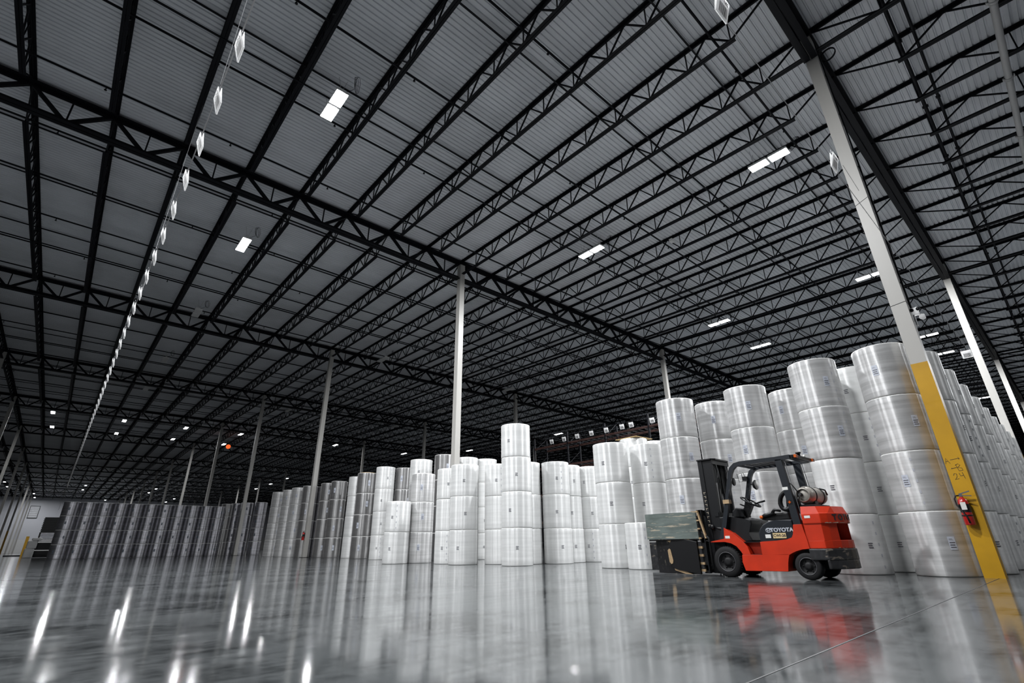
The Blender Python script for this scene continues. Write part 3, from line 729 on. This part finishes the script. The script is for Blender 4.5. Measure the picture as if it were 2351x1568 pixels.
# gas tank
mb = MB(); c_ = (0, 3.24, 1.325); rr = .152
mb.lathe([(0, 9.60), (.06, 9.602), (.11, 9.62), (.14, 9.66), (rr, 9.71), (rr, 10.20), (.14, 10.25), (.10, 10.28), (0, 10.30)], c_, 'x', 32)
mb.lathe([(.10, 9.575), (.112, 9.575), (.116, 9.63), (.10, 9.63)], c_, 'x', 24); mb.lathe([(.10, 10.27), (.135, 10.27), (.135, 10.36), (.10, 10.36), (.10, 10.27)], c_, 'x', 24)
TK = fk('gas_tank', mb, TANKM, label='scuffed grey gas cylinder lying across the rear')
mb = MB()
for xx in (9.76, 10.14): mb.lathe([(rr + .001, xx), (rr + .009, xx), (rr + .009, xx + .035), (rr + .001, xx + .035)], c_, 'x', 32)
mb.box(9.60, 10.34, 3.10, 3.38, 1.135, 1.17); mb.box(9.72, 9.86, 3.12, 3.15, 1.16, 1.24); mb.tube([(10.1, 3.12, 1.45), (10.16, 3.06, 1.42), (10.2, 3.05, 1.34)], .014, 6); fk('tank_cradle', mb, BLKP)
mb = MB(); mb.tube([(9.60, 3.27, 1.33), (9.54, 3.28, 1.34)], .03, 8); mb.tube([(9.55, 3.28, 1.34), (9.53, 3.36, 1.50), (9.55, 3.42, 1.56), (9.6, 3.44, 1.50), (9.62, 3.42, 1.36), (9.62, 3.40, 1.2)], .009, 6)
mb.tube([(9.56, 3.30, 1.30), (9.56, 3.34, 1.22), (9.6, 3.36, 1.16)], .012, 6); fk('gas_valve_hose', mb, BLKP)
# mast
mb = MB()
for x in (9.60, 10.22):
    mb.box(x, x + .08, 5.00, 5.09, .05, 2.12); mb.box(x + .015, x + .065, 4.80, 5.0, .12, 2.12)
mb.box(9.6, 10.3, 5.0, 5.05, .25, .35); mb.box(9.6, 10.3, 4.82, 4.9, 1.05, 1.12); MS = fk('mast', mb, BLKP)
mb = MB(); mb.prism([(9.58, 5.10), (9.58, 4.80), (9.68, 4.74), (10.22, 4.74), (10.32, 4.80), (10.32, 5.10)], 2.12, 2.15, 'z', bev=.006); mb.prism([(9.6, 4.80), (10.3, 4.80), (10.3, 4.78), (9.6, 4.78)], 2.04, 2.12, 'z'); fk('mast_crossplate', mb, BLKP)
mb = MB()
for x in (9.74, 10.16): mb.tube([(x, 4.93, .15), (x, 4.93, 1.5)], .032, 10); mb.tube([(x, 4.93, 1.5), (x, 4.93, 2.08)], .02, 8)
mb.tube([(9.95, 4.90, .2), (9.95, 4.90, 1.7)], .04, 12); fk('lift_cylinders', mb, VIN)
mb = MB()
for x in (9.70, 9.82, 10.08, 10.19): mb.tube([(x, 4.84, 2.10), (x + .01, 4.82, 1.95), (x - .005, 4.83, 1.7), (x, 4.85, 1.2), (x, 4.85, .7)], .011, 6)
for x in (9.78, 10.12): mb.tube([(x, 4.80, 2.06), (x + .02, 4.79, 1.88), (x, 4.81, 1.75)], .006, 6)
fk('hoses', mb, VIN)
mb = MB()
for x in (9.76, 10.14): mb.tube([(x, 4.785, 2.05), (x + .03, 4.78, 1.90), (x, 4.79, 1.78)], .005, 5)
fk('chain_anchors', mb, CHR)
mb = MB()
for q in range(9):
    z = 1.50 - .075 * q; mb.box(9.596, 9.60, 5.015, 5.06, z, z + .008)
    if q % 2: mb.box(9.596, 9.60, 5.02, 5.028, z - .03, z)
    else: mb.box(9.596, 9.60, 5.045, 5.053, z - .03, z)
fk('faded_mast_marks', mb, CHIP)
mb = MB(); mb.tube([(9.62, 4.72, .80), (9.66, 5.02, .86)], .035, 10); mb.lathe([(0, 0), (.045, 0), (.045, .03), (0, .03)], (9.56, 4.98, .86), 'x', 16); mb.tube([(10.28, 4.72, .80), (10.24, 5.02, .86)], .035, 10); fk('tilt_cylinder', mb, VIN)
# carriage and clamp
mb = MB()
for z in (.10, .58, 1.08): mb.box(9.46, 10.44, 5.12, 5.17, z, z + .09)
for x in (9.46, 9.70, 10.12, 10.36): mb.box(x, x + .08, 5.10, 5.20, .05, 1.18)
mb.box(9.8, 10.1, 5.15, 5.30, .1, 1.1); CR = fk('carriage', mb, BLKP)
def pad(z0, z1, y0, y1, xc, sgn, name, m, **kw):
    mb = MB(); n = 10; vs_ = []; 
    for k in range(n + 1):
        t = k / n; y = y0 + (y1 - y0) * t; bow = .07 * (1 - (2 * t - 1) ** 2)
        for dx in (0, .03): vs_ += [(xc - sgn * 0 + sgn * bow * -1 + dx * sgn * -1, y, z0), (xc + sgn * bow * -1 + dx * sgn * -1, y, z1)]
    fs_ = []
    for k in range(n):
        a, c = 4 * k, 4 * k + 4
        fs_ += [(a, a + 1, c + 1, c), (a + 2, c + 2, c + 3, a + 3), (a, c, c + 2, a + 2), (a + 1, a + 3, c + 3, c + 1)]
    fs_ += [(0, 2, 3, 1), (4 * n, 4 * n + 1, 4 * n + 3, 4 * n + 2)]
    mb._f(vs_, fs_); return fk(name, mb, m, **kw)
pad(.655, 1.145, 5.20, 6.36, 9.44, 1, 'clamp_pad', SCR, label='scraped grey-green upper clamp pad')
pad(.03, .64, 5.28, 6.20, 9.50, 1, 'clamp_pad', PADB, label='black lower clamp pad')
pad(.62, 1.12, 5.30, 6.96, 10.36, -1, 'clamp_pad', PADB); pad(.03, .60, 5.30, 6.96, 10.36, -1, 'clamp_pad', BUMP)
mb = MB(); mb.prism([(5.24, .60), (5.50, .655), (5.78, .655), (5.84, .55), (5.83, .14), (5.70, .10), (5.24, .03)], 9.37, 9.42, bev=.008)
fk('clamp_arm', mb, VIN)
mb = MB(); mb.prism([(5.885, .45), (5.85, .48), (5.82, .46), (5.785, .26), (5.80, .21), (5.84, .20), (5.87, .24)], 9.36, 9.40, bev=.004)
mb.prism([(5.88, .625), (5.62, .64), (5.40, .66), (5.40, .635), (5.60, .60), (5.82, .585)], 9.385, 9.41)
mb.prism([(5.80, .135), (5.55, .075), (5.42, .03), (5.55, .03), (5.78, .09)], 9.385, 9.41); fk('worn_edges', mb, TAN)
mb = MB(); mb.bar((9.44, 5.17, 1.165), (9.44, 5.06, .66), .03, .045, up=(1, 0, 0))
for z in (1.145, .985, .835, .665): mb.box(9.41, 9.45, 5.15, 5.29, z - .012, z + .012)
for z in (.50, .36, .22, .10): mb.box(9.42, 9.46, 5.16, 5.24, z - .02, z + .02)
fk('clamp_hinge_bars', mb, TAN)
mb = MB()
for k in range(4): mb.tube([(9.43 + .02 * k, 5.14 + .01 * k, .78), (9.42, 5.02 - .01 * k, .66), (9.44, 4.99 + .01 * k, .5), (9.44, 5.0 + .01 * k, .12)], .009, 6)
mb.tube([(9.42, 5.08, .60), (9.41, 5.04, .62), (9.41, 5.00, .60), (9.41, 4.99, .2), (9.42, 5.03, .18)], .008, 6); fk('clamp_hoses', mb, VIN)

# ---------------------------------------------------------------- the tall column: writing, extinguisher, emergency lamp
def strokes(name, lines, x, r, m, parent, off, **kw):
    mb = MB()
    for l in lines: mb.tube([Vector((x, y, z)) - off for y, z in l], r, 5)
    return put(name, mb.data(name, m), parent, **kw)
off = Vector(MAINCOL.location)
strokes('handwriting', [[(1.475, 1.81), (1.455, 1.905), (1.415, 1.81)], [(1.463, 1.85), (1.43, 1.85)], [(1.40, 1.87), (1.275, 1.885), (1.29, 1.905)], [(1.275, 1.885), (1.285, 1.865)],
    [(1.425, 1.72), (1.35, 1.735)], [(1.425, 1.72), (1.41, 1.735)], [(1.35, 1.78), (1.33, 1.675)], [(1.36, 1.775), (1.32, 1.795), (1.295, 1.77), (1.335, 1.735), (1.285, 1.72), (1.28, 1.68), (1.33, 1.675)],
    [(1.425, 1.61), (1.41, 1.64), (1.38, 1.63), (1.385, 1.58), (1.42, 1.54), (1.365, 1.55)], [(1.345, 1.64), (1.335, 1.59), (1.29, 1.60)], [(1.30, 1.65), (1.285, 1.545)]], X0 - .131, .0035, INK, MAINCOL, off)
mb = MB()
for z, dz in ((7.37, .10), (4.90, .03)): mb.tube([(-.13, .13, z), (-.13, -.13, z + dz), (.13, -.13, z + dz)], .004, 5)
mb.tube([(-.13, .10, 8.5), (-.131, -.02, 7.7)], .003, 5); put('cable_tie', mb.data('cable_tie', STEEL), MAINCOL)
EX = empty('fire_extinguisher', (X0 - .205, 1.415, .80)); tag(EX, 'red fire extinguisher hung on the yellow painted foot of the tall column', 'fire extinguisher')
mb = MB(); mb.lathe([(0, 0), (.066, 0), (.072, .012), (.072, .36), (.06, .405), (.03, .43), (.022, .45), (0, .45)], n=28); mb.build('cylinder', mat('extinguisher_red', (.42, .012, .010), .25, coat=.5), EX)
mb = MB(); mb.lathe([(.0735, .20), (.0735, .33)], n=28); mb.build('label_band', BLKP, EX)
mb = MB(); mb.box(-.080, -.076, -.035, .035, .24, .36); mb.build('inspection_tag', STK_W, EX)
mb = MB(); mb.box(-.022, .022, -.022, .022, .45, .49); mb.bar((-.01, .02, .49), (-.04, -.13, .53), .012, .02); mb.bar((-.01, .02, .47), (-.05, -.14, .455), .012, .015); mb.build('valve_handle', CHR, EX)
mb = MB(); mb.tube([(0, .02, .47), (-.01, .07, .47), (-.02, .095, .42), (-.03, .09, .32), (-.07, .04, .22), (-.085, .0, .12), (-.085, -.01, .03)], .012, 8); mb.build('hose', VIN, EX)
mb = MB(); mb.box(.073, .078, -.05, .05, .10, .42); mb.lathe([(.074, .14), (.077, .14), (.077, .16), (.074, .16)], n=24); mb.build('bracket', BLKP, EX)
E2 = dup(reg(EX, *[c for c in bpy.data.objects if c.parent is EX]), (X0 - .205, 31.86, .95), label='small red fire extinguisher on the left side of the second column', group='fire extinguishers')
EX['group'] = 'fire extinguishers'
EL = empty('emergency_light', (X0 + .12, Y0 - .14, 4.62)); tag(EL, 'white twin-head emergency light on the side of the tall column', 'emergency light')
mb = MB(); mb.box(-.06, .06, -.10, 0, .06, .20); mb.build('case', SIGNW, EL)
for s in (-1, 1):
    mb = MB(); mb.lathe([(0, -.03), (.03, -.03), (.035, 0), (.02, .03), (0, .03)], (-.07, -.06 + .05 * s, .15), 'x', 14); mb.build('lamp_head', BLKP, EL)
mb = MB(); mb.lathe([(0, -.05), (.05, -.05), (.065, 0), (.03, .04), (0, .05)], (-.01, -.12, -.01), 'y', 16); mb.build('horn', SIGNW, EL)
mb = MB(); mb.box(-.05, .05, -.02, 0, -.16, .06); mb.build('junction_box', HOUSE, EL)
mb = MB(); mb.tube([(X0 + .11, Y0 - .15, 4.8), (X0 + .11, Y0 - .15, 8), (X0 + .10, Y0 - .15, 12.4)], .014, 6)
mb.tube([(X0 + .07, Y0 - .14, 4.8), (X0 + .07, Y0 - .145, 12.4)], .006, 5)
for z in (5.4, 6.8, 8.4, 10, 11.3): mb.box(X0 + .06, X0 + .13, Y0 - .165, Y0 - .127, z, z + .03)
tag(mb.build('conduit', PIPEM), 'dark cable conduit running up the side of the tall column', 'conduit')
CLP = MB(); 
for q in range(3): CLP.tube([(X0 + .32 + .015 * q + .02 * cos(a), Y0 - .30 + .17 * cos(a), 12.12 + .17 * sin(a)) for a in [k * 2 * pi / 20 for k in range(20)]], .012, 5, closed=True)
CLP.tube([(X0 + .3, Y0 - .2, 12.3), (X0 + .2, Y0 - .1, 12.5)], .012, 5)
tag(CLP.build('cable_coil', STEEL), 'black coil of cable hanging at the head of the tall column', 'cable')

# ---------------------------------------------------------------- hanging location signs
def sign_me():
    w2 = .125
    def panel(s):
        b = MB(); T = Vector((-.075 if s < 0 else -.035, 0, .13)); B0 = Vector((s * .004, 0, -.10)); U = (T - B0)
        N = Vector((0, 1, 0)).cross(U).normalized() * .004
        vs_ = [B0 + U * t + Vector((0, y, 0)) + N * q for q in (-1, 1) for y, t in ((-w2, 0), (w2, 0), (w2, 1), (-w2, 1))]
        b._f(vs_, [(0, 1, 2, 3), (7, 6, 5, 4), (0, 4, 5, 1), (1, 5, 6, 2), (2, 6, 7, 3), (3, 7, 4, 0)])
        return b.data('sign_panel', SIGNW), B0, U
    out = []
    for s in (-1, 1):
        me_, B0, U = panel(s); nrm = (Vector((0, -1, 0)).cross(U)).normalized() * (1 if s < 0 else -1)
        b = MB(); k = 0; y = -.095
        rr = random.Random(3)
        while y < .085:
            wd = rr.choice((.004, .008, .012)); p = [B0 + U * t + Vector((0, yy, 0)) + nrm * .0065 for yy, t in ((y, .10), (y + wd, .10), (y + wd, .62), (y, .62))]
            b._f(p, [(0, 1, 2, 3)]); y += wd + rr.choice((.006, .010))
        out.append((me_, b.data('barcode', INK), B0, U, nrm))
    return out
SG = sign_me()
mb = MB(); mb.tube([(-.055, -.1, .13), (-.05, -.1, .20)], .003, 4); mb.tube([(-.055, .1, .13), (-.05, .1, .20)], .003, 4); HOOK = mb.data('hook', WIRE)
def hang_sign(loc, rz, label, group, txt=None):
    r = empty('location_sign', loc, rz); tag(r, label, 'sign', group)
    for me_, bc, B0, U, nrm in SG:
        put('sign_panel', me_, r); put('barcode', bc, r)
    put('hook', HOOK, r)
    if txt:
        me_, bc, B0, U, nrm = SG[0]
        text_mesh('sign_number', txt, .070 if len(txt) < 6 else .052, .0005, frame(B0 + U * .80 + nrm * .007, (0, -1, 0), U), INK, r, font_bold=.0015, sx=.95)
    return r
for k in range(58):
    t_ = {0: 'largest white barcode sign numbered 11213 on the left overhead wire'}.get(k, 'white V-shaped barcode sign, %s one along the left overhead wire' % wordn(k + 1))
    hang_sign((.30 - .0075 * min(k, 10) - .001 * k, 5.0 + 1.0 * k, 6.0), 0, t_, 'white signs on the left overhead wire', {0: '11213', 1: '11212', 2: '11211', 3: '11210', 4: '11209'}.get(k))
mb = MB(); mb.tube([(.30, -6, 6.20), (.25, 5, 6.20), (.17, 20, 6.20), (.11, 62, 6.20), (.10, 100, 6.0)], .009, 5); tag(mb.build('sign_wire', WIRE), 'thin steel wire carrying the long row of white signs', 'wire')
mb = MB(); mb.tube([(-1, 1.15, 6.2), (22, 1.15, 6.2)], .005, 5); tag(mb.build('sign_wire', WIRE), 'thin wire running past the tall column with three white signs', 'wire')
for k, y in enumerate((5.9, 13.5, 27, 42)):
    mb = MB(); mb.tube([(.23, y, 6.20), (.29, y, roofz(y) - .1)], .003, 4); tag(mb.build('drop_wire', WIRE), '%s thin drop wire from the camera holding the row of white signs' % wordn(k + 1), 'wire', 'drop wires of the sign row')
hang_sign((4.11, 1.10, 6.0), -pi / 2 * -1, 'white barcode sign 0111N02 hanging at the top edge of the photo', 'white signs beside the extinguisher column', '0111N02')
hang_sign((7.72, 1.10, 6.0), pi / 2, 'white barcode sign hanging just left of the tall grey column', 'white signs beside the extinguisher column', '0111N03')
hang_sign((20.6, 1.20, 6.0), 0, 'white barcode sign hanging past the tall column above the rolls', 'white signs beside the extinguisher column')
for k, y in enumerate((12.82, 14.04, 14.6, 15.61, 16.61, 17.62, 18.6, 19.57)):
    hang_sign((20.48, y, 6.0), 0, 'white sign on the far pallet rack, %s from its right end' % wordn(k + 1), 'white signs on the pallet rack')
# ---------------------------------------------------------------- pallet rack
ORG = mat('orange_beam', (.03, .008, .005), .6)
RK = empty('pallet_rack', (20.85, 11, 0)); tag(RK, 'dark pallet rack with orange beams behind the rolls', 'rack')
mb = MB(); mb.tube([(-.42, .8, 6.2), (-.42, 9.4, 6.2)], .012, 6)
for y in (1, 5, 9.2): mb.tube([(-.42, y, 6.2), (0, y, 6.3)], .012, 6)
mb.build('sign_rail', STEEL, RK)
for k in range(5):
    mb = MB(); y = 2.7 * k - .4
    for x in (0, 1.05): mb.box(x - .04, x + .04, y - .04, y + .04, 0, 6.5)
    z = .3
    while z < 6: mb.bar((0, y, z), (1.05, y, z + .8), .03); z += 1.1
    mb.build('upright', STEEL, RK)
    if k < 4:
        for z in (1.6, 3.1, 4.6, 5.8):
            mb = MB()
            for x in (0, 1.05): mb.box(x - .03, x + .03, y + .04, y + 2.66, z, z + .11)
            mb.build('beam', ORG, RK)
            mb = MB()
            for q in range(7): mb.box(0, 1.05, y + .2 + .37 * q, y + .25 + .37 * q, z + .11, z + .135)
            mb.build('deck_bars', STEEL, RK)
# ---------------------------------------------------------------- caps of board on rolls
BRD = mat('brown_board', (.42, .29, .13), .7, var=.2, vs=6)
mb = MB(); mb.prism([(15.42, 10.42), (16.42, 10.38), (16.38, 11.35), (15.45, 11.4)], 4 * T + .008, 4 * T + .035, 'z', bev=.01); tag(mb.build('board_cap', BRD), 'brown board lying on top of a white roll stack', 'board')
mb = MB(); mb.lathe([(0, 0), (.40, 0), (.40, .02), (.15, .05), (0, .05)], (12.17, 25.55, 4 * T + .006), n=20); tag(mb.build('cardboard_disc', BRD), 'brown cardboard disc on the broad dark stack', 'cardboard')
# ---------------------------------------------------------------- far left: pallets, bags, bollards, wall louver
mb = MB()
PX = -.72
r = empty('crate_stack', (-.1, 62, 0)); tag(r, 'tall black load on grey pallets at the left end of the dark rolls', 'load')
for q in range(9):
    mb = MB(); mb.box(-.55, .75, -.5, .5, 2.05 + .14 * q, 2.165 + .14 * q); mb.box(-.6, .8, -.55, .55, 2.02 + .14 * q, 2.045 + .14 * q); mb.build('black_crate', BLKP, r)
mb = MB()
for q in range(6): mb.box(-.6, .8, -.5, .5, 1.30 + .12 * q, 1.33 + .12 * q); mb.box(-.6, -.5, -.5, .5, 1.33 + .12 * q, 1.42 + .12 * q); mb.box(.6, .7, -.5, .5, 1.33 + .12 * q, 1.42 + .12 * q)
mb.build('pallets', mat('grey_wood', (.045, .042, .04), .8), r)
mb = MB(); mb.box(-.75, .8, -.55, .55, .62, 1.2); mb.box(-.8, .8, -.5, .55, .02, .55); mb.build('wrapped_base', BLKP, r)
BAGM = mat('white_bag', (.72, .72, .72), .5)
for k, (x, y, z, hh) in enumerate(((-.98, 60.9, 0, .72), (-.92, 60.9, .73, .62), (-.70, 60.9, 1.36, .22))):
    mb = MB(); mb.prism([(-.30, -.3), (.30, -.3), (.33, 0), (.30, .3), (-.30, .3), (-.33, 0)], 0, hh, 'z', bev=.09)
    me_ = mb.data('white_bag', BAGM)
    put('white_bag', me_, loc=(x, y, z), label='bulging white sack, %s one beside the black load at far left' % ('lowest', 'middle', 'topmost')[k], cat='sack', group='white sacks')
mb = MB(); mb.box(-.13, .13, -.13, .13, 0, 2.0); mb.build('yellow_bollard', YEL, None, label='yellow post left of the white sacks', cat='bollard').location = (-1.70, 78, 0)
mb = MB(); mb.box(-1.3, .4, -.4, .4, 0, .12); mb.build('floor_plate', STEEL, None, label='low dark plate at the foot of the yellow post', cat='plate').location = (-1.9, 79.2, 0)
mb = MB(); mb.box(-.8, .8, -.8, .8, 0, 2.6); mb.box(-.85, .85, -.85, .85, 2.6, 2.7); mb.build('dark_crate', BLKP, None, label='dark crate at the left edge before the far wall', cat='crate').location = (-8.4, 112, 0)
LV = empty('wall_louver', (-4.4, YW1 - .06, 8)); tag(LV, 'slatted white louver with dark frame high on the far wall', 'louver')
mb = MB()
for a in ((-.95, -.85, 0, 3.0), (.85, .95, 0, 3.0), (-.95, .95, 0, .14), (-.95, .95, 2.9, 3.0)): mb.box(a[0], a[1], -.08, .02, a[2], a[3])
mb.build('frame', BLKP, LV)
mb = MB()
for q in range(6): mb.box(-.85, .85, -.06, 0, .45 * q + .25, .45 * q + .33)
mb.build('slats', HOUSE, LV)
mb = MB(); mb.lathe([(0, -.28), (.2, -.2), (.28, 0), (.2, .2), (0, .28)], n=16); mb.build('orange_ball', mat('orange_plastic', (.9, .12, .02), .4, emis=(1, .15, .03), es=.6), None, label='small orange round warning lamp below the far roof', cat='lamp').location = (14.0, 69.0, 12.2)
mb = MB(); mb.box(-.10, .10, -.07, .07, -.06, .06); mb.lathe([(0, -.10), (.05, -.09), (.06, -.06)], n=10)
mb.build('motion_sensor', SIGNW, None, label='small pale sensor box on a joist in the middle of the roof', cat='sensor').location = (16.6, 8.4, 12.3)
